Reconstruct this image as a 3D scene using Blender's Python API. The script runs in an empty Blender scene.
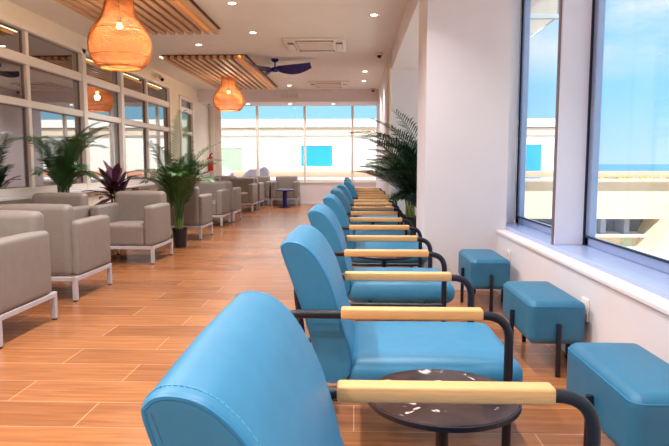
import bpy, bmesh, math, random
from mathutils import Vector, Matrix
random.seed(7)
PI = math.pi
sc = bpy.context.scene
COL = sc.collection
CEIL = 3.02

# ------------------------------------------------------------------ materials
def lin(c):
    return tuple(((v/255)/12.92 if v/255 <= .04045 else (((v/255)+.055)/1.055)**2.4) for v in c) + (1.0,)

def mat(name, rgb, rough=.5, metal=0., var=.06, scale=40., bump=0., bscale=200., spec=.5, stretch=(1, 1, 1), coord='Object', transmission=0.0, coat=0.):
    m = bpy.data.materials.new(name); m.use_nodes = True
    nt = m.node_tree; n = nt.nodes; l = nt.links
    b = n['Principled BSDF']
    tc = n.new('ShaderNodeTexCoord'); mp = n.new('ShaderNodeMapping'); mp.inputs['Scale'].default_value = stretch
    l.new(tc.outputs[coord], mp.inputs[0])
    no = n.new('ShaderNodeTexNoise'); no.inputs['Scale'].default_value = scale; no.inputs['Detail'].default_value = 4
    l.new(mp.outputs[0], no.inputs['Vector'])
    rp = n.new('ShaderNodeValToRGB')
    c = lin(rgb)
    rp.color_ramp.elements[0].position = .3; rp.color_ramp.elements[1].position = .7
    rp.color_ramp.elements[0].color = tuple(max(0, v*(1-var)) for v in c[:3]) + (1,)
    rp.color_ramp.elements[1].color = tuple(min(1, v*(1+var)) for v in c[:3]) + (1,)
    l.new(no.outputs['Fac'], rp.inputs[0]); l.new(rp.outputs[0], b.inputs['Base Color'])
    b.inputs['Roughness'].default_value = rough; b.inputs['Metallic'].default_value = metal
    b.inputs['Specular IOR Level'].default_value = spec
    b.inputs['Coat Weight'].default_value = coat
    if bump:
        n2 = n.new('ShaderNodeTexNoise'); n2.inputs['Scale'].default_value = bscale; n2.inputs['Detail'].default_value = 3
        l.new(mp.outputs[0], n2.inputs['Vector'])
        bp = n.new('ShaderNodeBump'); bp.inputs['Strength'].default_value = bump; bp.inputs['Distance'].default_value = .004
        l.new(n2.outputs['Fac'], bp.inputs['Height']); l.new(bp.outputs[0], b.inputs['Normal'])
    return m

def emit(name, rgb, s):
    m = bpy.data.materials.new(name); m.use_nodes = True
    b = m.node_tree.nodes['Principled BSDF']
    b.inputs['Base Color'].default_value = lin(rgb)
    b.inputs['Emission Color'].default_value = lin(rgb); b.inputs['Emission Strength'].default_value = s
    return m

def glass(name, refl, tint, rough=0.0):
    m = bpy.data.materials.new(name); m.use_nodes = True
    nt = m.node_tree; n = nt.nodes; l = nt.links
    n.remove(n['Principled BSDF']); out = n['Material Output']
    t = n.new('ShaderNodeBsdfTransparent'); t.inputs[0].default_value = lin(tint)
    g = n.new('ShaderNodeBsdfGlossy'); g.inputs['Roughness'].default_value = rough
    g.inputs[0].default_value = (.95, .95, .95, 1)
    lw = n.new('ShaderNodeLayerWeight'); lw.inputs['Blend'].default_value = .5
    pw = n.new('ShaderNodeMath'); pw.operation = 'POWER'; pw.inputs[1].default_value = 5
    l.new(lw.outputs['Facing'], pw.inputs[0])
    mx = n.new('ShaderNodeMath'); mx.operation = 'MULTIPLY_ADD'; mx.inputs[1].default_value = .5*(1-refl); mx.inputs[2].default_value = refl
    l.new(pw.outputs[0], mx.inputs[0])
    mix = n.new('ShaderNodeMixShader')
    l.new(mx.outputs[0], mix.inputs[0]); l.new(t.outputs[0], mix.inputs[1]); l.new(g.outputs[0], mix.inputs[2])
    l.new(mix.outputs[0], out.inputs[0])
    return m

def wood_floor():
    m = bpy.data.materials.new('wood_look_floor_tiles'); m.use_nodes = True
    nt = m.node_tree; n = nt.nodes; l = nt.links; b = n['Principled BSDF']
    tc = n.new('ShaderNodeTexCoord')
    br = n.new('ShaderNodeTexBrick'); br.offset = .37; br.offset_frequency = 2
    br.inputs['Scale'].default_value = 1; br.inputs['Brick Width'].default_value = 1.2; br.inputs['Row Height'].default_value = .27
    br.inputs['Mortar Size'].default_value = .0028; br.inputs['Mortar Smooth'].default_value = .3
    br.inputs['Color1'].default_value = lin((174, 114, 70)); br.inputs['Color2'].default_value = lin((150, 94, 56))
    br.inputs['Mortar'].default_value = lin((206, 160, 122)); br.inputs['Bias'].default_value = 0
    l.new(tc.outputs['Object'], br.inputs['Vector'])
    mp = n.new('ShaderNodeMapping'); mp.inputs['Scale'].default_value = (1.1, 14, 1)
    l.new(tc.outputs['Object'], mp.inputs[0])
    no = n.new('ShaderNodeTexNoise'); no.inputs['Scale'].default_value = 2.2; no.inputs['Detail'].default_value = 6; no.inputs['Distortion'].default_value = .6
    l.new(mp.outputs[0], no.inputs['Vector'])
    rp = n.new('ShaderNodeValToRGB'); rp.color_ramp.elements[0].position = .3; rp.color_ramp.elements[1].position = .72
    rp.color_ramp.elements[0].color = (.68, .62, .58, 1); rp.color_ramp.elements[1].color = (1.12, 1.12, 1.12, 1)
    l.new(no.outputs['Fac'], rp.inputs[0])
    mu = n.new('ShaderNodeMix'); mu.data_type = 'RGBA'; mu.blend_type = 'MULTIPLY'; mu.inputs['Factor'].default_value = .9
    l.new(br.outputs['Color'], mu.inputs['A']); l.new(rp.outputs[0], mu.inputs['B'])
    l.new(mu.outputs['Result'], b.inputs['Base Color'])
    b.inputs['Roughness'].default_value = .27; b.inputs['Specular IOR Level'].default_value = .6
    bp = n.new('ShaderNodeBump'); bp.inputs['Strength'].default_value = .15; bp.inputs['Distance'].default_value = .003
    l.new(no.outputs['Fac'], bp.inputs['Height']); l.new(bp.outputs[0], b.inputs['Normal'])
    return m

def marble():
    m = bpy.data.materials.new('dark_brown_marble'); m.use_nodes = True
    nt = m.node_tree; n = nt.nodes; l = nt.links; b = n['Principled BSDF']
    tc = n.new('ShaderNodeTexCoord')
    no = n.new('ShaderNodeTexNoise'); no.inputs['Scale'].default_value = 5; no.inputs['Detail'].default_value = 8; no.inputs['Distortion'].default_value = 1.4
    l.new(tc.outputs['Object'], no.inputs['Vector'])
    rp = n.new('ShaderNodeValToRGB'); e = rp.color_ramp.elements
    e[0].position = .35; e[0].color = lin((24, 17, 20)); e[1].position = .7; e[1].color = lin((70, 50, 50))
    l.new(no.outputs['Fac'], rp.inputs[0])
    n2 = n.new('ShaderNodeTexNoise'); n2.inputs['Scale'].default_value = 14; n2.inputs['Detail'].default_value = 5; n2.inputs['Distortion'].default_value = .8
    l.new(tc.outputs['Object'], n2.inputs['Vector'])
    r2 = n.new('ShaderNodeValToRGB'); r2.color_ramp.elements[0].position = .60; r2.color_ramp.elements[1].position = .64
    l.new(n2.outputs['Fac'], r2.inputs[0])
    mu = n.new('ShaderNodeMix'); mu.data_type = 'RGBA'
    mu.inputs['B'].default_value = lin((205, 190, 190))
    l.new(r2.outputs[0], mu.inputs['Factor']); l.new(rp.outputs[0], mu.inputs['A'])
    l.new(mu.outputs['Result'], b.inputs['Base Color'])
    b.inputs['Roughness'].default_value = .18; b.inputs['Specular IOR Level'].default_value = .3
    return m

M = {}
M['floor'] = wood_floor()
M['ceiling'] = mat('ceiling_paint', (238, 234, 228), .8, var=.015, scale=3)
M['wall'] = mat('white_wall_paint', (228, 222, 226), .75, var=.012, scale=4)
M['wall_warm'] = mat('warm_white_paint', (236, 224, 206), .75, var=.012, scale=4)
M['frame'] = mat('window_frame_paint', (238, 228, 216), .4, var=.02, scale=10)
M['frame_white'] = mat('white_frame_paint', (236, 236, 240), .35, var=.02, scale=10)
M['frame_alu'] = mat('aluminium_frame', (164, 182, 216), .3, metal=.4, var=.03, scale=20)
M['gasket'] = mat('dark_gasket', (30, 38, 62), .5, var=.05)
M['bronze'] = mat('bronze_edge_strip', (136, 122, 128), .4, metal=.4, var=.05)
M['fin'] = mat('lilac_white_coated_panel', (228, 228, 242), .4, var=.02, scale=6)
M['sill'] = mat('sky_tinted_sill', (168, 188, 230), .22, var=.03, scale=12)  # blue of the reflected sky is put into the sill's base colour
M['vinyl'] = mat('blue_vinyl', (50, 124, 162), .45, var=.05, scale=18, bump=.12, bscale=420)
M['piping'] = mat('blue_piping', (40, 120, 164), .45, var=.05)
M['thread'] = mat('blue_thread', (96, 170, 205), .7, var=.05)
M['ottoman'] = mat('ottoman_blue_vinyl', (40, 108, 142), .45, var=.06, scale=14, bump=.15, bscale=420)
M['black'] = mat('black_powder_coat', (12, 15, 30), .42, var=.1, scale=60)
M['ash'] = mat('pale_ash_wood', (218, 166, 108), .45, var=.09, scale=8, stretch=(2, 40, 40), bump=.05, bscale=30)
M['marble'] = marble()
M['sofa'] = mat('taupe_leatherette', (136, 125, 118), .55, var=.05, scale=14, bump=.2, bscale=350)
M['legmetal'] = mat('pale_grey_metal', (196, 192, 200), .4, metal=.25, var=.04)
M['rubber'] = mat('black_rubber', (24, 22, 24), .7, var=.1)
M['rattan'] = mat('orange_rattan', (236, 148, 74), .6, var=.4, scale=9)
M['slat'] = mat('brown_timber_slat', (214, 168, 128), .5, var=.14, scale=7, stretch=(30, 1.5, 30))
M['slatback'] = mat('dark_slat_backing', (104, 66, 46), .7, var=.1)
M['trim'] = mat('cream_trim', (242, 228, 204), .5, var=.02)
M['navy'] = mat('navy_gloss', (18, 28, 112), .25, var=.05)
M['acwhite'] = mat('off_white_plastic', (232, 222, 214), .45, var=.02)
M['acgrey'] = mat('grey_plastic', (206, 196, 188), .5, var=.05)
M['acdark'] = mat('dark_slot', (112, 100, 96), .6, var=.05)
M['pot'] = mat('black_plastic_pot', (26, 26, 34), .4, var=.1)
M['soil'] = mat('dark_soil', (52, 38, 28), .95, var=.3, scale=60)
M['frond'] = mat('palm_green', (50, 92, 38), .45, var=.35, scale=9)
M['frond_dark'] = mat('deep_palm_green', (38, 74, 38), .45, var=.35, scale=9)
M['stem'] = mat('palm_stem', (112, 132, 58), .5, var=.2)
M['purple'] = mat('purple_leaf', (84, 42, 66), .4, var=.35, scale=9)
M['red'] = mat('fire_red', (196, 28, 32), .35, var=.05)
M['camwhite'] = mat('camera_shell', (220, 206, 188), .4, var=.03)
M['camdark'] = mat('camera_dome', (26, 22, 26), .12, var=.05)
M['plate'] = mat('outlet_plate', (236, 226, 222), .4, var=.02)
M['bldg'] = mat('white_render', (244, 240, 234), .85, var=.03, scale=1.2)
M['eave_shade'] = mat('eave_shade_beige', (226, 206, 186), .85, var=.03, scale=1.2)  # beige that stands in for the shadow under the roof edge
M['bluewin'] = mat('blue_window_film', (34, 158, 206), .25, var=.12, scale=.7)
M['greenwin'] = mat('grey_green_window', (160, 176, 158), .25, var=.08, scale=.7)
M['concrete'] = mat('cream_concrete', (196, 184, 164), .9, var=.06, scale=1.6)
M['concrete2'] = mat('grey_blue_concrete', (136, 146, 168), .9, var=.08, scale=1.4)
M['terr'] = mat('pale_terrace_paving', (226, 214, 196), .9, var=.05, scale=.8)
M['rail'] = mat('salmon_rail', (226, 160, 138), .6, var=.06, scale=1)
M['sea'] = mat('sea_water', (40, 130, 178), .35, var=.12, scale=.004, spec=.2)
M['dark_backing'] = mat('dark_backing_brown', (84, 66, 60), .8, var=.06, scale=2)  # dark tone for the added backing room behind the left glass
M['shrub'] = mat('yellow_green_leaf', (184, 186, 86), .7, var=.3, scale=3)
M['canvas'] = mat('white_canopy', (236, 238, 240), .6, var=.02)
M['steel'] = mat('grey_steel', (170, 180, 188), .4, metal=.3, var=.05)
M['wicker'] = mat('pale_mauve_wicker', (214, 196, 208), .7, var=.12, scale=20)
M['bulb'] = emit('warm_bulb', (255, 214, 140), 14)
M['lens'] = emit('downlight_lens', (255, 232, 200), 14)
M['led'] = emit('warm_led_strip', (255, 220, 160), 8)
M['led_hot'] = emit('golden_led_strip', (255, 190, 90), 1.6)
M['glass'] = glass('clear_window_glass', .02, (250, 252, 253))
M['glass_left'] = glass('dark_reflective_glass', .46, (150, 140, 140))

# ------------------------------------------------------------------ builders
def link(name, bm, m, parent=None, smooth=True, sharp=35):
    me = bpy.data.meshes.new(name); bmesh.ops.recalc_face_normals(bm, faces=bm.faces[:])
    bm.to_mesh(me); bm.free()
    me.materials.append(m if not isinstance(m, str) else M[m])
    if smooth:
        me.shade_smooth()
        try: me.set_sharp_from_angle(angle=math.radians(sharp))
        except Exception: pass
    o = bpy.data.objects.new(name, me); COL.objects.link(o)
    if parent: o.parent = parent
    return o

def struct(name, bm, m, parent=None, **k):
    o = link(name, bm, m, parent, **k)
    if not parent: o['kind'] = 'structure'
    return o

def tag(o, label, cat, group=None):
    o['label'] = label; o['category'] = cat
    if group: o['group'] = group
    return o

def thing(name, label, cat, loc=(0, 0, 0), rz=0, group=None):
    o = bpy.data.objects.new(name, None); COL.objects.link(o)
    o.empty_display_size = .1
    o.location = loc; o.rotation_euler = (0, 0, rz)
    return tag(o, label, cat, group)

def kids(o): return [c for c in COL.objects if c.parent == o]

def dup(root, label, loc, rz=0, group=None):
    def cp(o, parent):
        c = o.copy(); COL.objects.link(c)
        if parent: c.parent = parent
        for k in kids(o): cp(k, c)
        return c
    r = cp(root, None)
    r.location = loc; r.rotation_euler = (0, 0, rz); r['label'] = label
    if group: r['group'] = group
    return r

def BM(): return bmesh.new()

def box(bm, x0, x1, y0, y1, z0, z1, bev=0, seg=2):
    t = bmesh.new()
    bmesh.ops.create_cube(t, size=1)
    for v in t.verts:
        v.co = Vector(((x0+x1)/2+v.co.x*(x1-x0), (y0+y1)/2+v.co.y*(y1-y0), (z0+z1)/2+v.co.z*(z1-z0)))
    if bev: bmesh.ops.bevel(t, geom=t.edges[:], offset=bev, segments=seg, affect='EDGES', profile=.5)
    merge(bm, t); return bm

def merge(bm, t, M4=None):
    if M4: bmesh.ops.transform(t, matrix=M4, verts=t.verts[:])
    me = bpy.data.meshes.new('tmp'); t.to_mesh(me); t.free(); bm.from_mesh(me); bpy.data.meshes.remove(me)

def B(*a, **k): return box(BM(), *a, **k)

def tube(bm, pts, r, n=10, radii=None, cap=True):
    pts = [Vector(p) for p in pts]
    rings = []; up = None
    for i, p in enumerate(pts):
        if i == 0: t = pts[1]-pts[0]
        elif i == len(pts)-1: t = pts[-1]-pts[-2]
        else: t = (pts[i+1]-p).normalized()+(p-pts[i-1]).normalized()
        t.normalize()
        if up is None: up = t.orthogonal().normalized()
        up = (up - t*up.dot(t))
        if up.length < 1e-6: up = t.orthogonal()
        up.normalize(); s = t.cross(up)
        rr = radii[i] if radii else r
        rings.append([bm.verts.new(p+(up*math.cos(2*PI*k/n)+s*math.sin(2*PI*k/n))*rr) for k in range(n)])
    for a, b in zip(rings, rings[1:]):
        for k in range(n): bm.faces.new((a[k], a[(k+1) % n], b[(k+1) % n], b[k]))
    if cap:
        bm.faces.new(rings[0][::-1]); bm.faces.new(rings[-1])
    return bm

def fillet(pts, rad, n=6):
    pts = [Vector(p) for p in pts]; out = [pts[0]]
    for a, p, b in zip(pts, pts[1:], pts[2:]):
        u = (a-p).normalized(); v = (b-p).normalized()
        for k in range(n+1):
            t = k/n; q0 = p+u*rad*(1-t); q1 = p+v*rad*t
            out.append(q0.lerp(q1, t))
    out.append(pts[-1]); return out

def lathe(bm, prof, n=32, c=(0, 0, 0)):
    c = Vector(c); rings = []
    for r, z in prof:
        if r < 1e-6: rings.append([bm.verts.new(c+Vector((0, 0, z)))])
        else: rings.append([bm.verts.new(c+Vector((r*math.cos(2*PI*k/n), r*math.sin(2*PI*k/n), z))) for k in range(n)])
    for a, b in zip(rings, rings[1:]):
        for k in range(n):
            if len(a) == 1 and len(b) == 1: continue
            if len(a) == 1: bm.faces.new((a[0], b[(k+1) % n], b[k]))
            elif len(b) == 1: bm.faces.new((a[k], a[(k+1) % n], b[0]))
            else: bm.faces.new((a[k], a[(k+1) % n], b[(k+1) % n], b[k]))
    return bm

def cushion(bm, x0, x1, y0, y1, z0, z1, r=.04, n=4, m=6, crown=0., fn=None):
    """upholstered block: rounded edges, a slightly domed top"""
    c = Vector(((x0+x1)/2, (y0+y1)/2, (z0+z1)/2)); h = Vector(((x1-x0)/2, (y1-y0)/2, (z1-z0)/2))
    r = min(r, h.x*.98, h.y*.98, h.z*.98)
    def ticks(H):
        a = [-H+r*k/n for k in range(n)]; mid = [-(H-r)+2*(H-r)*k/m for k in range(m+1)]
        return a+mid+[-v for v in a[::-1]]
    T = [ticks(h[i]) for i in range(3)]
    t = bmesh.new()
    def P(p):
        q = Vector(p); inner = Vector([max(-(h[i]-r), min(h[i]-r, q[i])) for i in range(3)])
        d = q-inner
        if d.length > 1e-9:
            d = d.normalized()*r
        q = inner+d
        if crown and q.z > 0: q.z += crown*(1-(q.x/h.x)**2)*(1-(q.y/h.y)**2)
        q += c
        return fn(q) if fn else q
    for ax in range(3):
        u, v = [(1, 2), (2, 0), (0, 1)][ax]
        for s in (-1, 1):
            g = []
            for a in T[u]:
                row = []
                for b in T[v]:
                    p = [0, 0, 0]; p[ax] = s*h[ax]; p[u] = a; p[v] = b
                    row.append(t.verts.new(P(p)))
                g.append(row)
            for i in range(len(g)-1):
                for j in range(len(g[0])-1):
                    t.faces.new((g[i][j], g[i+1][j], g[i+1][j+1], g[i][j+1]))
    bmesh.ops.remove_doubles(t, verts=t.verts[:], dist=1e-5)
    merge(bm, t); return bm

def smooth_closed(pts, n=6):
    out = []; N = len(pts)
    for i in range(N):
        p0, p1, p2, p3 = [Vector(pts[(i+k-1) % N]) for k in range(4)]
        for k in range(n):
            t = k/n
            out.append(.5*((2*p1)+(-p0+p2)*t+(2*p0-5*p1+4*p2-p3)*t*t+(-p0+3*p1-3*p2+p3)*t**3))
    return out

# ------------------------------------------------------------------ setting
YB, YF = -3.2, 16.75          # wall behind the camera, far wall
XL, XR = -4.05, 1.26
struct('floor', B(XL-.1, 1.8, YB-.2, YF+.3, -.15, 0), 'floor', smooth=False)
bm = B(XL-.3, 1.85, YB-.2, YF+.4, CEIL, CEIL+.25)
struct('ceiling', bm, 'ceiling', smooth=False)
struct('wall_front', B(XL-.2, 1.85, YB-.15, YB, 0, CEIL), 'wall', smooth=False)

# left wall: plinth, band over the windows, end piece
bm = B(XL-.2, XL, YB, 13.26, 0, .70); box(bm, XL-.2, XL, YB, 13.26, 2.82, CEIL)
box(bm, XL-.2, XL, 13.26, 13.91, 0, CEIL); box(bm, XL-.2, XL, 15.1, YF, 0, CEIL)
box(bm, XL-.2, XL, 13.91, 15.1, 0, .70); box(bm, XL-.2, XL, 13.91, 15.1, 2.72, CEIL)
struct('wall_left', bm, 'wall_warm', smooth=False)
struct('trim_1', box(BM(), XL-.02, XL+.10, YB, 13.0, .70, .745, .008), 'frame_white', smooth=False)

def left_window(name, ys, top, thick):
    bm = BM()
    y0, y1 = ys[0], ys[-1]
    for z0, z1, d in ((.745, .83, .05), (1.82, 1.91, .035), (2.34, 2.46, .04), (top-.07, top, .06)):
        if z1 > top+.001: continue
        box(bm, XL-.09, XL+d-.03, y0, y1, z0, z1, .006, 1)
    for y in ys:
        w, d = (.06, .06) if y in thick else (.035, .03)
        box(bm, XL-.1, XL+d-.03, y-w, y+w, .745, top, .006, 1)
    root = struct(name, bm, 'frame', smooth=False)
    for a, b in zip(ys, ys[1:]):
        for z0, z1 in ((.83, 1.82), (1.91, 2.34), (2.46, top-.07)):
            if z1-z0 < .1: continue
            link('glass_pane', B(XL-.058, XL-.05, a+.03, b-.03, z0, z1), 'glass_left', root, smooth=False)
            s = BM()
            for q in ((a+.05, a+.064, z0, z1), (b-.064, b-.05, z0, z1), (a+.05, b-.05, z0, z0+.012), (a+.05, b-.05, z1-.012, z1)):
                box(s, XL-.05, XL-.035, *q)
            link('sash', s, 'bronze', root, smooth=False)
    return root
left_window('window_1', [-3.1, -1.5, 0, 1.5, 3.0, 4.5, 5.99, 7.47, 8.99, 10.45, 11.78, 13.2], 2.82, (3.0, 5.99, 8.99, 10.45, 13.2))
left_window('window_2', [13.95, 15.06], 2.70, (13.95, 15.06))

# made-up closed room, added as dark backing behind the left glass
bm = B(XL-6, XL-.25, YB, YF+.3, -.15, -.02); struct('floor_added_beyond', bm, 'dark_backing', smooth=False)
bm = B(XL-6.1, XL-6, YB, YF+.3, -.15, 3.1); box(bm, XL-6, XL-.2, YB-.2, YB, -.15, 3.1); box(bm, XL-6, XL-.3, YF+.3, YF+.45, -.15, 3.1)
struct('wall_added_beyond', bm, 'dark_backing', smooth=False)
struct('ceiling_added_beyond', B(XL-6.1, XL-.3, YB-.2, YF+.45, 3.02, 3.2), 'dark_backing', smooth=False)

# far wall
bm = B(XL-.2, 1.8, YF, YF+.2, 0, .58); box(bm, XL-.2, 1.8, YF, YF+.2, 2.80, CEIL)
box(bm, .70, 1.8, YF, YF+.2, .58, 2.8); box(bm, XL-.2, -3.98, YF, YF+.2, .58, 2.8)
struct('wall_back', bm, 'wall', smooth=False)
struct('trim_2', B(XL, .6, 15.6, YF, 2.71, CEIL), 'wall', smooth=False)     # dropped soffit
struct('baseboard_back', B(XL, .6, YF-.012, YF, 0, .07), 'frame_white', smooth=False)
bm = BM()
xs = [-3.95, -2.70, -1.38, -.06, .68]
for x, w in zip(xs, (.05, .035, .035, .035, .03)): box(bm, x-w, x+w, YF-.03, YF+.1, .58, 2.8, .006, 1)
for z0, z1 in ((.58, .64), (2.74, 2.8)): box(bm, xs[0], xs[-1], YF-.02, YF+.1, z0, z1, .006, 1)
box(bm, -3.92, -3.72, YF+.0, YF+.09, .6, 2.76)
w3 = struct('window_3', bm, 'frame', smooth=False)
for a, b in zip(xs, xs[1:]): link('glass_pane', B(a+.03, b-.03, YF+.04, YF+.048, .62, 2.76), 'glass', w3, smooth=False)

# right side: low wall, sill, piers, soffit, windows
struct('wall_right', B(XR, 1.75, YB, YF, 0, .52), 'wall', smooth=False)
bm = box(BM(), 1.248, 1.75, YB, 5.3, .515, .545, .008); struct('trim_3', bm, 'wall', smooth=False)
bm = box(BM(), 1.335, 1.76, YB, 5.6, .54, .575, .006); struct('trim_4', bm, 'sill', smooth=False)
bm = B(.62, 1.335, 5.3, 6.0, 0, CEIL); box(bm, 1.2, 1.49, 5.612, 6.0, .5, CEIL)
struct('wall_right_pier', bm, 'wall', smooth=False)
bm = B(.60, 1.8, 10.35, YF, 0, CEIL); struct('wall_right_column', bm, 'wall', smooth=False)
bm = box(BM(), .585, .625, 10.31, 10.37, 0, 2.72); box(bm, .57, .60, 10.8, 10.9, 0, CEIL); struct('trim_5', bm, 'wall_warm', smooth=False)
struct('trim_6', B(.62, 1.8, 6.0, 10.35, 2.71, CEIL), 'wall', smooth=False)
struct('trim_7', B(1.30, 1.8, YB, 5.6, 2.88, CEIL), 'wall', smooth=False)
struct('wall_right_upper', B(1.66, 1.8, YB, YF, 2.7, CEIL), 'wall', smooth=False)

fin = box(BM(), 1.352, 1.605, 4.072, 4.10, .575, 2.9, .004, 1)
struct('trim_8', fin, 'fin', smooth=False)
bm = box(BM(), 1.338, 1.353, 4.083, 4.10, .50, 2.9); struct('trim_9', bm, 'bronze', smooth=False)

def right_window(name, y0, y1, divs=(), xo=0):
    bm = BM()
    for z0, z1 in ((.575, .635), (2.80, 2.88)): box(bm, 1.555+xo, 1.605+xo, y0, y1, z0, z1, .006, 1)
    for y in (y0+.03, y1-.03)+tuple(divs): box(bm, 1.555+xo, 1.605+xo, y-.03, y+.03, .575, 2.88, .006, 1)
    r = struct(name, bm, 'frame_alu', smooth=False)
    g = BM()
    for y in (y0-.008, y1+.0): box(g, 1.54+xo, 1.60+xo, y-.0, y+.010, .575, 2.88)
    box(g, 1.548+xo, 1.556+xo, y0, y1, .632, .644)
    link('gasket', g, 'gasket', r, smooth=False)
    e = [y0+.05]+list(divs)+[y1-.05]
    for a, b in zip(e, e[1:]): link('glass_pane', B(1.584+xo, 1.592+xo, a, b, .62, 2.82), 'glass', r, smooth=False)
right_window('window_4', 4.12, 5.60, (), -.045)
right_window('window_5', -3.1, 4.07, (-.6, ))
right_window('window_6', 6.02, 10.33, (8.2,))

# wall outlets
def outlet(x, y, z, label):
    t = thing('wall_outlet', label, 'power outlet', (x, y, z), 0, 'outlets under the right window')
    link('face_plate', box(BM(), -.012, 0, -.045, .045, -.06, .06, .004), 'plate', t)
    for s in (-.025, .025): link('socket', box(BM(), -.015, -.011, -.018, .018, s-.014, s+.014, .002, 1), 'acgrey', t)
outlet(XR-.001, 3.24, .335, 'white wall outlet low on the wall between the nearest and second blue ottomans')
outlet(XR-.001, 4.86, .365, 'white wall outlet low on the wall above the farthest blue ottoman')

# ------------------------------------------------------------------ lounge chairs
PROF = [(-.268, .795), (-.264, .822), (-.240, .834), (-.200, .829), (-.165, .808), (-.130, .769), (-.086, .690), (-.058, .610), (-.030, .500),
        (-.006, .430), (.0, .370), (-.010, .320), (-.045, .292), (-.090, .290), (-.118, .315), (-.150, .43), (-.190, .57), (-.228, .68)]
def make_back(bm):
    loop = smooth_closed([(x, 0, z) for x, z in PROF], 5)
    N = len(loop); cen = Vector((-.12, 0, .56))
    hw = .312; r = .014
    sect = [(-hw, r+.003), (-hw, r+.0015)]
    for k in range(5):
        a = (1-k/4)*PI/2; sect.append((-hw+r*(1-math.sin(a)), r*(1-math.cos(a))))
    sect += [(-hw*.5, -.004), (0, -.006), (hw*.5, -.004)]
    sect += [(-y, i) for y, i in sect[:7][::-1]]
    norms = []
    for i in range(N):
        t = loop[(i+1) % N]-loop[i-1]; nn = Vector((t.z, 0, -t.x)).normalized()
        if nn.dot(loop[i]-cen) < 0: nn = -nn
        norms.append(nn)
    rings = []
    for y, ins in sect:
        rings.append([bm.verts.new(loop[i]-norms[i]*ins+Vector((0, y, 0))) for i in range(N)])
    for a, b in zip(rings, rings[1:]):
        for i in range(N): bm.faces.new((a[i], a[(i+1) % N], b[(i+1) % N], b[i]))
    bm.faces.new(rings[0]); bm.faces.new(rings[-1][::-1])
    return bm, loop, norms
def make_chair(label):
    t = thing('lounge_chair', label, 'chair', (0, 0, 0), 0, 'row of blue lounge chairs')
    link('seat', cushion(BM(), -.03, .655, -.315, .315, .245, .378, .06, 5, 8, .014), 'vinyl', t)
    bm, loop, nr = make_back(BM())
    bk = link('backrest', bm, 'vinyl', t, sharp=60)
    for sy in (-1, 1):
        p = BM(); s = BM()
        path = [l-n*.0065+Vector((0, sy*.3085, 0)) for l, n in zip(loop, nr)]
        tube(p, path+[path[0]], .0042, 6, cap=False)
        st = [l-n*.0020+Vector((0, sy*.286, 0)) for l, n in zip(loop, nr)]
        # dashes just inside the seam
        seg = []
        for a, b in zip(st, st[1:]):
            k = max(1, int((b-a).length/.012))
            for j in range(k): seg.append((a.lerp(b, (j+.15)/k), a.lerp(b, (j+.8)/k)))
        for a, b in seg:
            tube(s, [a+(a-Vector((-.12, a.y, .56))).normalized()*.0036, b+(b-Vector((-.12, b.y, .56))).normalized()*.0036], .0011, 4)
        link('piping', p, 'piping', bk)
        link('stitching', s, 'thread', bk)
    for sy in (-1, 1):
        y = sy*.365
        b = BM()
        tube(b, fillet([(-.22, y, .012), (-.285, y, .572), (.572, y, .572), (.572, y, .012)], .095, 8), .0165, 12)
        tube(b, [(-.25, y, .255), (.572, y, .255)], .013, 10)
        fr = link('side_frame', b, 'black', t)
        for x in (-.22, .572): link('foot_glide', lathe(BM(), [(0, 0), (.019, 0), (.019, .014), (0, .016)], 12, (x, y, 0)), 'rubber', fr)
        link('armrest', box(BM(), -.04, .474, y-.026, y+.026, .557, .598, .008, 3), 'ash', t)
    for x, z in ((.12, .25), (.47, .25), (-.262, .40)): link('cross_bar', tube(BM(), [(x, -.365, z), (x, .365, z)], .012, 8), 'black', t)
    return t
Y0, DY = 1.03, 1.49
chair_lab = [
    'blue vinyl lounge chair nearest the camera, only its back and far wooden arm in view',
    'second blue lounge chair from the camera, whole seat seen beyond the large marble table',
    'third blue lounge chair from the camera, directly beyond the second one',
    'fourth blue lounge chair from the camera, beyond the second marble table',
    'fifth blue lounge chair from the camera, level with the start of the palms',
    'sixth blue lounge chair from the camera, its arms reaching the palm leaves',
    'seventh blue lounge chair from the camera, third from the far end of the row',
    'eighth blue lounge chair, last but one in the row towards the far window',
    'farthest blue lounge chair, at the window end of the row']
dx = [0, -.006, -.018, -.005, .005, .03, .10, .08, .06]
ch0 = make_chair(chair_lab[0]); ch0.location = (dx[0], Y0, 0)
for k in range(1, 9): dup(ch0, chair_lab[k], (dx[k], Y0+DY*k, 0), random.uniform(-.012, .012))

# ------------------------------------------------------------------ side tables
def make_table(label, loc):
    t = thing('side_table', label, 'table', loc, 0, 'round marble side tables')
    tp = link('table_top', lathe(BM(), [(0, .388), (.226, .388), (.231, .393), (.231, .401), (.228, .405), (0, .405)], 64), 'marble', t)
    link('rim', lathe(BM(), [(.2312, .389), (.2365, .389), (.2365, .4035), (.2312, .4035), (.2312, .389)], 64), 'black', tp)
    link('pedestal', lathe(BM(), [(.02, .012), (.02, .37), (.05, .38), (.09, .388)], 24), 'black', t)
    link('base', lathe(BM(), [(0, 0), (.17, 0), (.172, .006), (.165, .011), (.02, .014), (0, .014)], 48), 'black', t)
    return t
tb = make_table('dark marble round side table in front, between the first and second blue chairs', (.277, 1.82, 0))
for y, lab in ((1.03+1.49*2.5, 'dark marble side table between the third and fourth blue chairs'),
               (1.03+1.49*4.5, 'dark marble side table beside the fifth blue chair near the palms'),
               (1.03+1.49*6.5, 'dark marble side table farthest away in the blue chair row')):
    dup(tb, lab, (.24, y, 0), 1.1)

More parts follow.
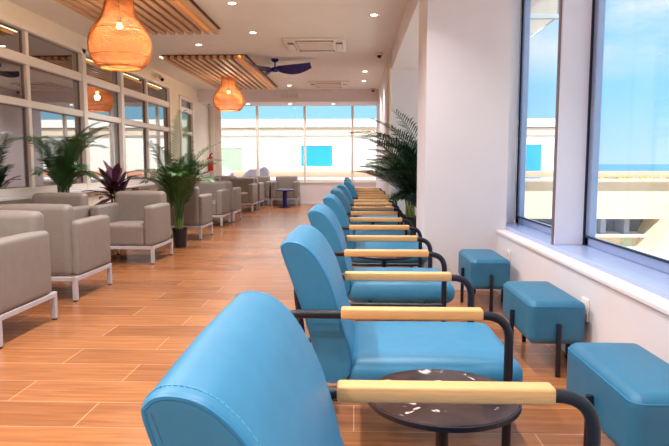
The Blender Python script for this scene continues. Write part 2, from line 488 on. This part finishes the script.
# ------------------------------------------------------------------ ottomans
def make_ottoman(label, loc):
    t = thing('ottoman', label, 'ottoman', loc, 0, 'blue ottomans along the window wall')
    c = link('cushion', cushion(BM(), -.15, .15, -.305, .305, .165, .398, .042, 5, 6, .006), 'ottoman', t)
    p = BM()
    for z in (.372,):
        h, w, r = .1482, .3032, .042
        pts = []
        for cx, cy, a0 in ((h-r, w-r, 0), (-h+r, w-r, 90), (-h+r, -w+r, 180), (h-r, -w+r, 270)):
            for k in range(6):
                a = math.radians(a0+k*18); pts.append((cx+r*math.cos(a), cy+r*math.sin(a), z))
        tube(p, pts+[pts[0]], .0028, 6, cap=False)
    link('piping', p, 'piping', c)
    for x, y in ((0, -.318), (0, .318), (-.163, 0), (.163, 0)):
        b = box(BM(), x-.012, x+.012, y-.012, y+.012, 0, .285, .005, 2)
        link('leg', b, 'black', t)
    return t
ot = make_ottoman('blue box ottoman nearest the camera, cut by the right edge of the view', (1.02, 2.14, 0))
dup(ot, 'middle blue box ottoman under the window, below the window fin', (1.075, 3.43, 0))
dup(ot, 'farthest blue box ottoman, standing in front of the white pier', (1.04, 4.83, 0))

# ------------------------------------------------------------------ armchairs (model faces -Y)
def make_armchair(label):
    t = thing('armchair', label, 'armchair', (0, 0, 0), 0, 'taupe armchairs on the left side')
    link('seat', cushion(BM(), -.245, .245, -.345, .22, .205, .44, .035, 4, 6, .015), 'sofa', t)
    def lean(q):
        q.y += (q.z-.2)*.06*(1 if q.y < .26 else .25); return q
    link('backrest', cushion(BM(), -.305, .305, .17, .345, .205, .79, .05, 4, 6, .008, lean), 'sofa', t)
    for s in (-1, 1):
        x0, x1 = sorted((s*.243, s*.36))
        link('arm', cushion(BM(), x0, x1, -.36, .30, .205, .655, .035, 4, 5, .004), 'sofa', t)
    b = BM()
    for s in (-1, 1): box(b, s*.337-.018, s*.337+.018, -.36, .36, .168, .204, .003, 1)
    for y in (-.342, .342): box(b, -.337, .337, y-.018, y+.018, .168, .204, .003, 1)
    link('base_frame', b, 'legmetal', t)
    for sx in (-1, 1):
        for y in (-.342, .342):
            lg = link('leg', box(BM(), sx*.337-.018, sx*.337+.018, y-.018, y+.018, .012, .17, .003, 1), 'legmetal', t)
            link('foot_glide', lathe(BM(), [(0, 0), (.016, 0), (.016, .013), (0, .013)], 12, (sx*.337, y, 0)), 'rubber', lg)
    return t
arm = make_armchair('nearest taupe armchair, cut off by the left edge of the view')
arm.location = (-2.50, 3.84, 0)
for lab, x, y, rz in (
    ('taupe armchair facing away, back to back with the nearest armchair', -2.61, 5.09, PI),
    ('taupe armchair facing the camera with its open seat, just before the potted palm', -2.595, 6.93, 0),
    ('taupe armchair facing away right behind the black pot of the standing palm', -2.61, 9.10, PI),
    ('taupe armchair facing the camera, next beyond the potted palm', -2.715, 10.97, 0),
    ('taupe armchair facing away in the middle of the far row', -2.665, 11.80, PI),
    ('taupe armchair facing the camera, last but one along the left row before the window corner', -2.71, 14.2, 0),
    ('taupe armchair facing away, farthest along the left row', -2.68, 15.02, PI),
    ('taupe armchair in the far corner against the window wall, left of the navy table', -2.63, 16.28, 0),
    ('taupe armchair against the far window wall, right behind the navy table', -1.87, 16.28, 0),
    ('taupe armchair by the left window, in front of the leafy palm', -3.335, 6.42, 0),
    ('taupe armchair by the left glass, second row beside the narrow window', -3.40, 13.0, 0),
    ('taupe armchair by the left wall, second row below the red extinguisher', -3.62, 15.1, PI),
    ('taupe armchair in the far left corner under the window frame', -3.56, 16.28, 0)):
    dup(arm, lab, (x, y, 0), rz)

t = thing('pedestal_table', 'small navy pedestal table in front of the far armchair', 'table', (-1.80, 15.5, 0))
link('table_top', lathe(BM(), [(0, .43), (.25, .43), (.255, .44), (.25, .45), (0, .45)], 40), 'navy', t)
link('pedestal', lathe(BM(), [(.06, .02), (.06, .40), (.12, .43)], 24), 'navy', t)
link('base', lathe(BM(), [(0, 0), (.17, 0), (.17, .015), (.06, .025), (0, .025)], 32), 'navy', t)

# ------------------------------------------------------------------ plants
def frond(bm_l, base, az, length, rise, curl, leaf=.24, pairs=30, w=.009, s0=.27):
    d = Vector((math.cos(az), math.sin(az), 0)); n = 18
    p = Vector(base); pts = [p.copy()]
    for k in range(n):
        u = (k+.5)/n; a = rise+curl*u**1.7
        p = p+(d*math.sin(a)+Vector((0, 0, math.cos(a))))*length/n; pts.append(p.copy())
    tube(bm_l, pts, .004, 5, radii=[.008*(1-.8*k/n) for k in range(n+1)])
    side = Vector((-d.y, d.x, 0))
    for i in range(pairs):
        s = s0+(1-s0)*i/(pairs-1); f = s*n; k = min(n-1, int(f)); p = pts[k].lerp(pts[k+1], f-k)
        tan = (pts[k+1]-pts[k]).normalized(); up = side.cross(tan).normalized()
        if up.z < 0: up = -up
        L = leaf*(.45+.75*math.sin(PI*min(1, max(0, (s-s0+.06)/(1.02-s0)))))*random.uniform(.85, 1.1)
        for sg in (-1, 1):
            dirv = (side*sg*.78+tan*.66+up*.2).normalized()
            q1 = p+dirv*L*.5; q2 = p+dirv*L+Vector((0, 0, -L*random.uniform(.12, .30)))
            wv = tan.cross(dirv).cross(dirv).normalized()*w
            v = [bm_l.verts.new(c) for c in (p-wv*.3, p+wv*.3, q1+wv, q1-wv, q2)]
            bm_l.faces.new((v[0], v[1], v[2], v[3])); bm_l.faces.new((v[3], v[2], v[4]))
def palm(label, loc, fr, potr=.1, poth=.25, m='frond', stems=5, stemh=.35, leaf=.24):
    t = thing('potted_palm', label, 'plant', loc, 0, None)
    pt = link('pot', lathe(BM(), [(0, 0), (potr*.8, 0), (potr, poth-.02), (potr*1.06, poth-.02), (potr*1.06, poth), (potr*.95, poth), (potr*.93, poth-.03), (0, poth-.03)], 32), 'pot', t)
    link('soil', lathe(BM(), [(0, poth-.02), (potr*.93, poth-.025)], 24), 'soil', pt)
    for i, (az, L, rise, droop) in enumerate(fr):
        a2 = i*2.4; r = potr*.5*((i % 3)/3+.2)
        b = Vector((r*math.cos(a2), r*math.sin(a2), poth-.03))
        top = b+Vector((.03*math.cos(az), .03*math.sin(az), stemh*random.uniform(.8, 1.2)))
        bm = BM(); frond(bm, top, az, L, rise, droop, leaf)
        f = link('frond', bm, m, t)
        link('stalk', tube(BM(), [b, top], .011, 7, radii=[.013, .008]), 'stem', f)
    return t
R = math.radians
def spread(n, Ls, rises, curls, az0=0, az1=360):
    out = []
    for i in range(n):
        az = R(az0+(az1-az0)*(i+random.uniform(-.25, .25))/n)
        out.append((az, random.uniform(*Ls), R(random.uniform(*rises)), R(random.uniform(*curls))))
    return out
palm('tall potted palm in a black pot beside the armchair facing the camera', (-2.36, 8.0, 0),
     [(R(95), 1.5, R(2), R(22)), (R(30), 1.25, R(4), R(70)), (R(250), 1.2, R(5), R(60))]+spread(9, (.9, 1.15), (3, 10), (85, 125))+spread(9, (.6, .95), (3, 10), (35, 70), 20, 380), .1, .26, 'frond', stemh=.14, leaf=.23)
palm('bushy green palm in front of the left window behind an armchair', (-3.68, 7.4, 0),
     spread(11, (1.0, 1.2), (3, 12), (60, 110), -100, 95)+spread(9, (.55, .85), (5, 20), (70, 140), -100, 95), .13, .28, 'frond', stemh=.42, leaf=.20)
palm('large dark palm beside the pier behind the blue chairs', (.88, 6.72, 0),
     [(R(165), 1.35, R(8), R(62)), (R(185), 1.4, R(12), R(85)), (R(140), 1.35, R(6), R(45)), (R(206), 1.35, R(14), R(80)), (R(212), 1.2, R(20), R(60)), (R(200), 1.1, R(28), R(60))]
     +spread(9, (.9, 1.25), (4, 14), (50, 100), 100, 215)+spread(9, (.6, .85), (4, 14), (40, 80), 110, 215)+spread(8, (.9, 1.15), (24, 42), (30, 55), 125, 215)+spread(4, (.5, .6), (15, 40), (60, 100), 180, 225)+spread(4, (.6, .8), (15, 40), (60, 100), 75, 110), .15, .30, 'frond_dark', stemh=.22, leaf=.31)
palm('dark palm at the far column, behind the larger palm', (.86, 9.25, 0),
     [(R(190), 1.35, R(12), R(80))]+spread(9, (.85, 1.2), (4, 16), (50, 100), 170, 285)+spread(8, (.6, .85), (4, 14), (40, 90), 170, 285), .15, .32, 'frond_dark', stemh=.25, leaf=.25)
t = thing('cordyline', 'purple broad-leaved plant in a black pot between the left window and the facing armchair', 'plant', (-3.24, 8.06, 0))
link('pot', lathe(BM(), [(0, 0), (.11, 0), (.14, .28), (.15, .30), (.13, .30), (.12, .27), (0, .27)], 32), 'pot', t)
b = BM()
for s in range(4): tube(b, [(.03*math.cos(s*1.6), .03*math.sin(s*1.6), .27), (.07*math.cos(s*1.6), .07*math.sin(s*1.6), .66+.07*s)], .012, 7)
link('stem', b, 'stem', t)
b = BM()
for s in range(4):
    top = Vector((.07*math.cos(s*1.6), .07*math.sin(s*1.6), .66+.07*s))
    for k in range(13):
        az = k*2.4+s; el = R(72-k*7); L = random.uniform(.42, .52)
        d = Vector((math.cos(az)*math.cos(el), math.sin(az)*math.cos(el), math.sin(el)))
        sd = Vector((-math.sin(az), math.cos(az), 0)); pv = None
        for j in range(6):
            u = j/5; c = top-Vector((0, 0, k*.018))+d*L*u+Vector((0, 0, -.34*L*u*u)); w = .055*math.sin(PI*min(.98, u*.9+.08))
            row = [b.verts.new(c+sd*w), b.verts.new(c-Vector((0, 0, .01))), b.verts.new(c-sd*w)]
            if pv:
                b.faces.new((pv[0], pv[1], row[1], row[0])); b.faces.new((pv[1], pv[2], row[2], row[1]))
            pv = row
link('foliage', b, 'purple', t)

# ------------------------------------------------------------------ ceiling fittings
def slat_panel(label, x0, x1, y0, y1):
    t = thing('ceiling_slat_panel', label, 'ceiling panel', ((x0+x1)/2, (y0+y1)/2, CEIL), 0, 'timber slat panels on the ceiling')
    w = (x1-x0)/2; d = (y1-y0)/2
    link('backing_board', B(-w, w, -d, d, -.018, -.002), 'slatback', t, smooth=False)
    b = BM(); n = 12; p = 2*w/n
    for i in range(n):
        c = -w+p*(i+.5); box(b, c-.036, c+.036, -d-.01, d+.01, -.085, -.018, .006, 1)
    link('slats', b, 'slat', t, smooth=False)
    b = BM(); box(b, -w-.045, -w-.005, -d, d, -.03, -.001)
    tr = link('edge_trim', b, 'trim', t, smooth=False)
    p = 2*w/12
    link('led_strip', B(-w-.040, -w-.012, -d, d, -.036, -.0305), 'led', t, smooth=False)
    link('led_strip', B(w-p-.02, w-p+.02, -d, d, -.026, -.0185), 'led_hot', t, smooth=False)
slat_panel('timber slat ceiling panel nearest the camera, above the first pendant', -3.38, -1.885, 4.0, 8.6)
slat_panel('timber slat ceiling panel farther away, above the second pendant', -3.38, -1.89, 10.62, 15.0)

PP = [(0, .215), (.03, .255), (.10, .295), (.22, .325), (.32, .33), (.42, .318), (.52, .285), (.60, .240), (.68, .195), (.76, .165), (.86, .150), (1, .152)]
def prof_r(u):
    for (a, r0), (b, r1) in zip(PP, PP[1:]):
        if a <= u <= b: return r0+(r1-r0)*(u-a)/(b-a)
    return PP[-1][1]
def pendant(label, loc, h):
    t = thing('pendant_lamp', label, 'pendant lamp', loc, 0, 'woven rattan pendant lamps')
    bm = BM(); n, m = 60, 40; rows = []
    for j in range(m+1):
        u = j/m; r = prof_r(u)
        rows.append([bm.verts.new((r*math.cos(2*PI*(k+.5*(j % 2))/n), r*math.sin(2*PI*(k+.5*(j % 2))/n), u*h)) for k in range(n)])
    for j in range(m):
        a, b = rows[j], rows[j+1]
        for k in range(n):
            if j % 2 == 0:
                bm.faces.new((a[k], a[(k+1) % n], b[k])); bm.faces.new((a[(k+1) % n], b[(k+1) % n], b[k]))
            else:
                bm.faces.new((a[k], b[(k+1) % n], b[k])); bm.faces.new((a[k], a[(k+1) % n], b[(k+1) % n]))
    sh = link('lamp_shade', bm, 'rattan', t)
    md = sh.modifiers.new('weave', 'WIREFRAME'); md.thickness = .0085; md.use_replace = True; md.use_even_offset = False
    for u in (0, .15, .5, .99):
        r = prof_r(u)+.002; rb = BM()
        tube(rb, [(r*math.cos(2*PI*k/48), r*math.sin(2*PI*k/48), u*h) for k in range(49)], .007 if u else .012, 6, cap=False)
        link('hoop', rb, 'rattan', sh)
    link('cord', tube(BM(), [(0, 0, h*.72), (0, 0, CEIL-.09-loc[2])], .005, 6), 'black', t)
    link('lamp_holder', lathe(BM(), [(0, h*.72), (.022, h*.72), (.022, h*.62), (0, h*.62)], 16), 'black', t)
    link('bulb', lathe(BM(), [(0, h*.53), (.022, h*.537), (.034, h*.56), (.034, h*.58), (.022, h*.605), (.016, h*.63)], 16), 'bulb', t)
    L = bpy.data.lights.new('pendant_glow', 'POINT'); L.energy = 20; L.color = (1, .86, .64); L.shadow_soft_size = .05
    o = bpy.data.objects.new('pendant_glow', L); COL.objects.link(o); o.parent = t; o.location = (0, 0, h*.42)
pendant('orange woven rattan pendant nearest the camera, large at top left', (-2.55, 6.6, 2.165), .77)
pendant('orange woven rattan pendant farther back near the far window', (-2.68, 12.9, 2.262), .67)

def downlight(x, y, z, label, e=26, group='recessed ceiling downlights'):
    t = thing('downlight', label, 'downlight', (x, y, z), 0, group)
    link('trim_ring', lathe(BM(), [(.044, -.002), (.07, -.006), (.073, -.0005), (.044, -.0005)], 32), 'acwhite', t)
    link('lens', lathe(BM(), [(0, -.004), (.044, -.003)], 24), 'lens', t)
    L = bpy.data.lights.new('downlight_beam', 'AREA'); L.shape = 'DISK'; L.size = .10; L.energy = e; L.color = (1, .97, .945)
    try: L.spread = R(140 if x < 0 else 105)
    except Exception: pass
    o = bpy.data.objects.new('downlight_beam', L); COL.objects.link(o); o.parent = t; o.location = (0, 0, -.012)
for x, y, z, lab in (
    (.245, 7.92, CEIL, 'lit downlight on the ceiling right of the near air unit'),
    (-1.46, 7.3, CEIL, 'lit downlight on the ceiling beside the near slat panel, at the top of the view'),
    (-1.48, 8.9, CEIL, 'lit downlight on the ceiling left of the near air unit'),
    (-2.5, 9.76, CEIL, 'lit downlight on the ceiling between the two slat panels'),
    (.21, 12.63, CEIL, 'lit downlight on the ceiling towards the far column, nearer of a pair'),
    (.21, 14.07, CEIL, 'lit downlight on the ceiling towards the far column, farther of a pair'),
    (-1.586, 14.8, CEIL, 'lit downlight on the ceiling just before the wall vent'),
    (-2.85, 16.15, 2.71, 'lit downlight under the far soffit, left one'),
    (-1.72, 16.15, 2.71, 'lit downlight under the far soffit, middle one'),
    (-.57, 16.15, 2.71, 'lit downlight under the far soffit, right one')):
    downlight(x, y, z, lab, 9 if z < 3 else 15 if x > 0 else 33)
# unseen downlights added over and behind the camera for interior fill
for x, y in [(.245, 4.5), (.245, 2.8), (.245, 1.1), (.245, -.8), (-1.47, 5.6), (-1.47, 3.9), (-1.47, 2.2), (-1.47, .5), (-1.47, -1.4), (-3.2, 2.6), (-3.2, .6), (-3.2, -1.4)]:
    downlight(x, y, CEIL, 'added fill downlight on the ceiling overhead, above the top of the view', 16 if x > 0 else 34, 'added fill downlights above the view')

def cassette(label, x, y, wx, wy):
    t = thing('air_conditioner_cassette', label, 'air conditioner', (x, y, CEIL), 0, 'ceiling air conditioner cassettes')
    a, c = wx/2, wy/2
    b = BM(); box(b, -a, a, -c, c, -.035, -.001, .012, 2); link('panel', b, 'acwhite', t)
    link('intake_grille', box(BM(), -a*.58, a*.58, -c*.58, c*.58, -.047, -.033, .004, 1), 'acgrey', t)
    g = BM()
    for k in range(11):
        v = -c*.5+c*k/10; box(g, -a*.54, a*.54, v-.008, v+.008, -.052, -.046)
    link('grille_bars', g, 'acwhite', t, smooth=False)
    for x0, x1, y0, y1 in ((-a*.6, a*.6, -c*.88, -c*.68), (-a*.6, a*.6, c*.68, c*.88), (-a*.88, -a*.68, -c*.6, c*.6), (a*.68, a*.88, -c*.6, c*.6)):
        s = link('air_outlet', box(BM(), x0, x1, y0, y1, -.042, -.03, .003, 1), 'acdark', t)
        i = .25; mx, my = (x0+x1)/2, (y0+y1)/2
        link('flap', box(BM(), mx+(x0-mx)*.92, mx+(x1-mx)*.92, my+(y0-my)*.72, my+(y1-my)*.72, -.056, -.043, .004, 1), 'acwhite', s)
cassette('square white ceiling air conditioner nearer the camera', -.62, 9.77, .97, 1.0)
cassette('square white ceiling air conditioner farther away near the window', -.61, 14.55, .98, 1.0)

t = thing('ceiling_fan', 'dark navy three-blade ceiling fan beside the far slat panel', 'ceiling fan', (-1.45, 11.1, CEIL))
link('canopy', lathe(BM(), [(0, 0), (.07, 0), (.07, -.03), (.03, -.06), (0, -.06)], 24), 'navy', t)
link('downrod', tube(BM(), [(0, 0, -.05), (0, 0, -.17)], .014, 10), 'navy', t)
link('motor', lathe(BM(), [(0, -.14), (.05, -.15), (.09, -.18), (.085, -.215), (.04, -.235), (0, -.24)], 28), 'navy', t)
for az in (R(-8), R(112), R(232)):
    b = BM(); top = []; bot = []
    for k in range(13):
        u = k/12; r = .05+.62*u; w = .06+.06*math.sin(PI*min(1, u*.92+.05))
        z = -.185+.05*u**2-.05*math.sin(PI*u)*.6
        row = []
        for s in (-1, 1):
            row.append((r, s*w*(1.25 if s < 0 else .8), z-s*w*.55))
        top.append([b.verts.new(Vector(q)+Vector((0, 0, .007))) for q in row]); bot.append([b.verts.new(q) for q in row])
    for k in range(12):
        b.faces.new((top[k][0], top[k+1][0], top[k+1][1], top[k][1])); b.faces.new((bot[k][0], bot[k][1], bot[k+1][1], bot[k+1][0]))
        b.faces.new((top[k][0], bot[k][0], bot[k+1][0], top[k+1][0])); b.faces.new((top[k][1], top[k+1][1], bot[k+1][1], bot[k][1]))
    b.faces.new((top[0][0], top[0][1], bot[0][1], bot[0][0])); b.faces.new((top[12][0], bot[12][0], bot[12][1], top[12][1]))
    bmesh.ops.rotate(b, cent=(0, 0, 0), matrix=Matrix.Rotation(az, 3, 'Z'), verts=b.verts[:])
    link('blade', b, 'navy', t, sharp=50)

t = thing('wall_vent', 'grey louvred vent on the soffit above the far window', 'vent', (-1.68, 15.6, 2.865))
link('vent_frame', box(BM(), -.23, .23, -.02, -.001, -.075, .075, .018, 2), 'acwhite', t)
b = BM()
for k in range(9): box(b, -.19+k*.0475-.012, -.19+k*.0475+.012, -.028, -.018, -.055, .055)
link('louvres', b, 'acgrey', t, smooth=False)

def dome_cam(label, x, y, z, r=.055):
    t = thing('security_camera', label, 'security camera', (x, y, z), 0, 'ceiling security cameras')
    link('mount', lathe(BM(), [(0, 0), (r*1.25, 0), (r*1.25, -.03), (r*1.05, -.045), (0, -.045)], 24), 'camwhite', t)
    link('dome', lathe(BM(), [(r*.72, -.044), (r*.7, -.06), (r*.55, -.078), (r*.3, -.09), (0, -.093)], 24), 'camdark', t)
dome_cam('white dome camera on the ceiling near the white pier', .42, 10.55, CEIL)
dome_cam('white dome camera on the ceiling by the far right corner of the soffit', .46, 15.42, CEIL)
def bullet_cam(label, x, y, z):
    t = thing('wall_camera', label, 'security camera', (x, y, z), 0, 'cameras on the left wall band')
    link('bracket', box(BM(), 0, .10, -.05, .05, .01, .07, .008), 'camwhite', t)
    link('camera_body', tube(BM(), [(.10, .05, .0), (.17, -.10, -.055)], .04, 14), 'camwhite', t)
    link('lens_face', tube(BM(), [(.17, -.10, -.055), (.174, -.11, -.059)], .034, 14), 'camdark', t)
bullet_cam('cream camera on the left wall band above the window end', XL, 12.3, 2.87)
bullet_cam('cream camera on the left wall near the far corner', XL, 16.2, 2.78)

t = thing('fire_extinguisher', 'red fire extinguisher hung on the left wall near the far corner', 'fire extinguisher', (XL+.10, 16.45, .93))
link('cylinder', lathe(BM(), [(0, 0), (.065, 0), (.075, .02), (.075, .33), (.06, .38), (.025, .41), (0, .41)], 24), 'red', t)
link('valve', tube(BM(), [(0, 0, .40), (0, 0, .46), (.06, -.02, .48)], .018, 8), 'black', t)
link('hose', tube(BM(), fillet([(0, 0, .45), (-.0, -.09, .45), (.0, -.095, .15)], .04), .011, 8), 'black', t)
link('wall_bracket', box(BM(), -.105, -.06, -.03, .03, .28, .34), 'black', t)

# ------------------------------------------------------------------ outside
struct('terrain_terrace', B(-30, 45, 17.2, 60, -2.5, -2.1), 'terr', smooth=False)
struct('terrain_terrace_side', B(1.9, 45, -10, 17.2, -2.5, -2.1), 'terr', smooth=False)
bm = BM(); bmesh.ops.create_grid(bm, x_segments=1, y_segments=1, size=1)
for v in bm.verts: v.co = Vector((v.co.x*40000, 20000+60+v.co.y*20000, -14))
struct('terrain_sea', bm, 'sea', smooth=False)

t = thing('white_building', 'long white building with blue windows across the terrace', 'building', (0, 26, -2.1))
BY = 26
link('wall', B(-24, 9.0, 0, 8, 0, 4.75), 'bldg', t, smooth=False)
rf = link('roof_slab', B(-24.5, 9.2, -.22, 8.3, 4.78, 5.12), 'bldg', t, smooth=False)
link('eave_shade_band', B(-24.2, 9.0, -.10, 0, 4.45, 4.75), 'eave_shade', t, smooth=False)  # strip coloured as the shadow band beneath the roof slab
for x0, x1, z0, z1, m in ((-2.3, -.95, 3.12, 4.0, 'bluewin'), (-6.0, -4.85, 2.5, 3.9, 'greenwin'), (-12.9, -11, 2.6, 3.9, 'bluewin'), (-9.4, -8.2, 2.6, 3.9, 'bluewin'), (7.3, 7.95, 2.0, 4.05, 'bluewin')):
    b = BM()
    for q in ((x0-.08, x0, z0-.08, z1+.08), (x1, x1+.08, z0-.08, z1+.08), (x0, x1, z0-.08, z0), (x0, x1, z1, z1+.08)): box(b, q[0], q[1], -.06, .02, q[2], q[3])
    w = link('window', b, 'bldg', t, smooth=False)
    link('pane', B(x0, x1, -.03, -.005, z0, z1), m, w, smooth=False)

def parapet():
    t = thing('concrete_parapet', 'long cream concrete parapet with a shaded recess below it', 'parapet', (0, 23, -2.1))
    link('beam', B(-25, 44, 0, 1.2, 1.15, 2.55), 'concrete', t, smooth=False)
    link('coping', B(-25, 44, -.06, 1.26, 2.55, 2.63), 'bldg', t, smooth=False)
    link('recess_wall', B(-25, 44, 1.6, 1.8, .0, 1.2), 'concrete2', t, smooth=False)
    link('ledge', B(-25, 44, .3, 1.6, .42, .50), 'bldg', t, smooth=False)
    link('base_wall', B(-25, 44, .7, 1.6, 0, .42), 'concrete', t, smooth=False)
    for x in (8.0, 9.6, 10.5): link('post', B(x, x+.2, .6, 1.6, .5, 1.2), 'concrete2', t, smooth=False)
    b = BM()
    vs = []
    for y in (-.9, 1.2):
        vs.append([b.verts.new(q) for q in ((11.0, y, 0), (15.5, y, 0), (15.5, y, 1.2), (11.6, y, 1.2))])
    for k in range(4): b.faces.new((vs[0][k], vs[0][(k+1) % 4], vs[1][(k+1) % 4], vs[1][k]))
    b.faces.new(vs[0]); b.faces.new(vs[1][::-1])
    link('buttress', b, 'concrete', t, smooth=False)
    link('doorway', B(10.45, 10.9, .66, .70, 0, .42), 'greenwin', t, smooth=False)
parapet()
t = thing('railing', 'salmon pink rail running above the concrete parapet', 'railing', (0, 22.6, .53))
link('top_rail', box(BM(), -25, 44, -.08, .08, .10, .33, .03, 2), 'rail', t)
for i in range(24):
    x = -20+i*2.6; link('post', B(x, x+.06, .42, .48, 0, .18), 'steel', t, smooth=False)
    link('bracket', B(x, x+.06, -.02, .44, .16, .2), 'steel', t, smooth=False)
b = BM()
for i in range(420):
    x = random.uniform(9.8, 14.5); y = random.uniform(25.0, 25.8); z = .42+random.random()*.26
    s = random.uniform(.06, .14); d = Vector((random.uniform(-1, 1), random.uniform(-1, 1), random.uniform(0, 1))).normalized()
    e = d.orthogonal().normalized()*s*.5; p = Vector((x, y, z))
    v = [b.verts.new(q) for q in (p-d*s, p+e, p+d*s, p-e)]; b.faces.new(v)
box(b, 9.8, 14.5, 25.0, 25.8, -2.1, .5)
o = link('hedge', b, 'shrub'); tag(o, 'low yellow-green hedge growing along the top of the parapet', 'hedge')
# awning bracket over the right-hand window
t = thing('awning', 'white outdoor canopy with grey beam and diagonal stay outside the right window', 'awning', (2.5, 8.0, 3.0))
link('canopy', box(BM(), -.45, .62, -.3, 2.6, .34, .38, .01, 1), 'canvas', t)
link('beam', box(BM(), -.45, .16, -.03, .03, -.03, .03, .005, 1), 'steel', t)
link('strut', box(BM(), .10, .18, -.04, .04, 0, .34, .005, 1), 'steel', t)
link('stay', tube(BM(), [(-.45, .05, -.42), (.55, .05, .34)], .012, 8), 'steel', t)

def wicker(label, loc, rz):
    t = thing('outdoor_chair', label, 'outdoor chair', loc, rz, 'pale outdoor chairs beyond the far window')
    link('seat', cushion(BM(), -.36, .36, -.36, .36, .0, .42, .08, 3, 3), 'wicker', t)
    b = BM(); rows = []
    for j in range(9):
        u = j/8
        rows.append([b.verts.new((.46*math.cos(PI*k/14)*(.95+.05*u), .12+.38*math.sin(PI*k/14), .3+u*(.42+.36*math.sin(PI*k/14)))) for k in range(15)])
    for a, c in zip(rows, rows[1:]):
        for k in range(14): b.faces.new((a[k], a[k+1], c[k+1], c[k]))
    o = link('backrest', b, 'wicker', t)
    md = o.modifiers.new('thick', 'SOLIDIFY'); md.thickness = .05
struct('terrain_patio', B(-8, 1.2, 17.0, 20.5, -.3, -.02), 'terr', smooth=False)
wicker('pale outdoor tub chair beyond the glass, left of a pair', (-4.25, 18.9, -.02), .2)
wicker('pale outdoor tub chair beyond the glass, right of a pair', (-3.15, 18.7, -.02), -.3)

# ------------------------------------------------------------------ light, sky, camera
S = bpy.data.lights.new('sun', 'SUN'); S.energy = 8.5; S.angle = R(.6); S.color = (1, .95, .86)
so = bpy.data.objects.new('sun', S); COL.objects.link(so)
so.rotation_euler = Vector((.30, .62, -.72)).to_track_quat('-Z', 'Y').to_euler()

w = bpy.data.worlds.new('sky'); sc.world = w; w.use_nodes = True
nt = w.node_tree; n = nt.nodes; l = nt.links; bg = n['Background']
tc = n.new('ShaderNodeTexCoord'); sx = n.new('ShaderNodeSeparateXYZ'); l.new(tc.outputs['Generated'], sx.inputs[0])
rp = n.new('ShaderNodeValToRGB'); e = rp.color_ramp.elements
e[0].position = 0; e[0].color = lin((196, 232, 250)); e[1].position = .5; e[1].color = lin((100, 192, 244))
q = e.new(.10); q.color = lin((156, 222, 252))
l.new(sx.outputs['Z'], rp.inputs[0])
mp = n.new('ShaderNodeMapping'); mp.inputs['Scale'].default_value = (1.0, 1.0, 3.2); mp.inputs['Location'].default_value = (.3, .1, .2)
l.new(tc.outputs['Generated'], mp.inputs[0])
no = n.new('ShaderNodeTexNoise'); no.inputs['Scale'].default_value = 3.0; no.inputs['Detail'].default_value = 7; no.inputs['Roughness'].default_value = .55
l.new(mp.outputs[0], no.inputs['Vector'])
r2 = n.new('ShaderNodeValToRGB'); r2.color_ramp.elements[0].position = .34; r2.color_ramp.elements[1].position = .52
l.new(no.outputs['Fac'], r2.inputs[0])
el = n.new('ShaderNodeMapRange'); el.inputs['From Min'].default_value = .12; el.inputs['From Max'].default_value = .19
l.new(sx.outputs['Z'], el.inputs['Value'])
ml = n.new('ShaderNodeMath'); ml.operation = 'MULTIPLY'; l.new(r2.outputs[0], ml.inputs[0]); l.new(el.outputs[0], ml.inputs[1])
mx = n.new('ShaderNodeMix'); mx.data_type = 'RGBA'; mx.inputs['B'].default_value = (.92, .95, 1, 1)
l.new(ml.outputs[0], mx.inputs['Factor']); l.new(rp.outputs[0], mx.inputs['A'])
l.new(mx.outputs['Result'], bg.inputs['Color']); bg.inputs['Strength'].default_value = 1.2

cam = bpy.data.cameras.new('camera'); co = bpy.data.objects.new('camera', cam); COL.objects.link(co)
f = 600.0
cam.sensor_fit = 'HORIZONTAL'; cam.sensor_width = 36; cam.lens = 36*f/669; cam.clip_start = .03; cam.clip_end = 60000
pitch = math.atan(59/f); yaw = math.atan(20*math.cos(pitch)/f)
co.location = (0, 0, 1.12); co.rotation_euler = (PI/2-pitch, 0, yaw)
sc.camera = co
vs = sc.view_settings
vs.view_transform = 'Standard'; vs.look = 'None'; vs.exposure = 0; vs.gamma = 1; vs.use_curve_mapping = False
sc.cycles.max_bounces = 10; sc.cycles.transparent_max_bounces = 24
sc.cycles.diffuse_bounces = 6
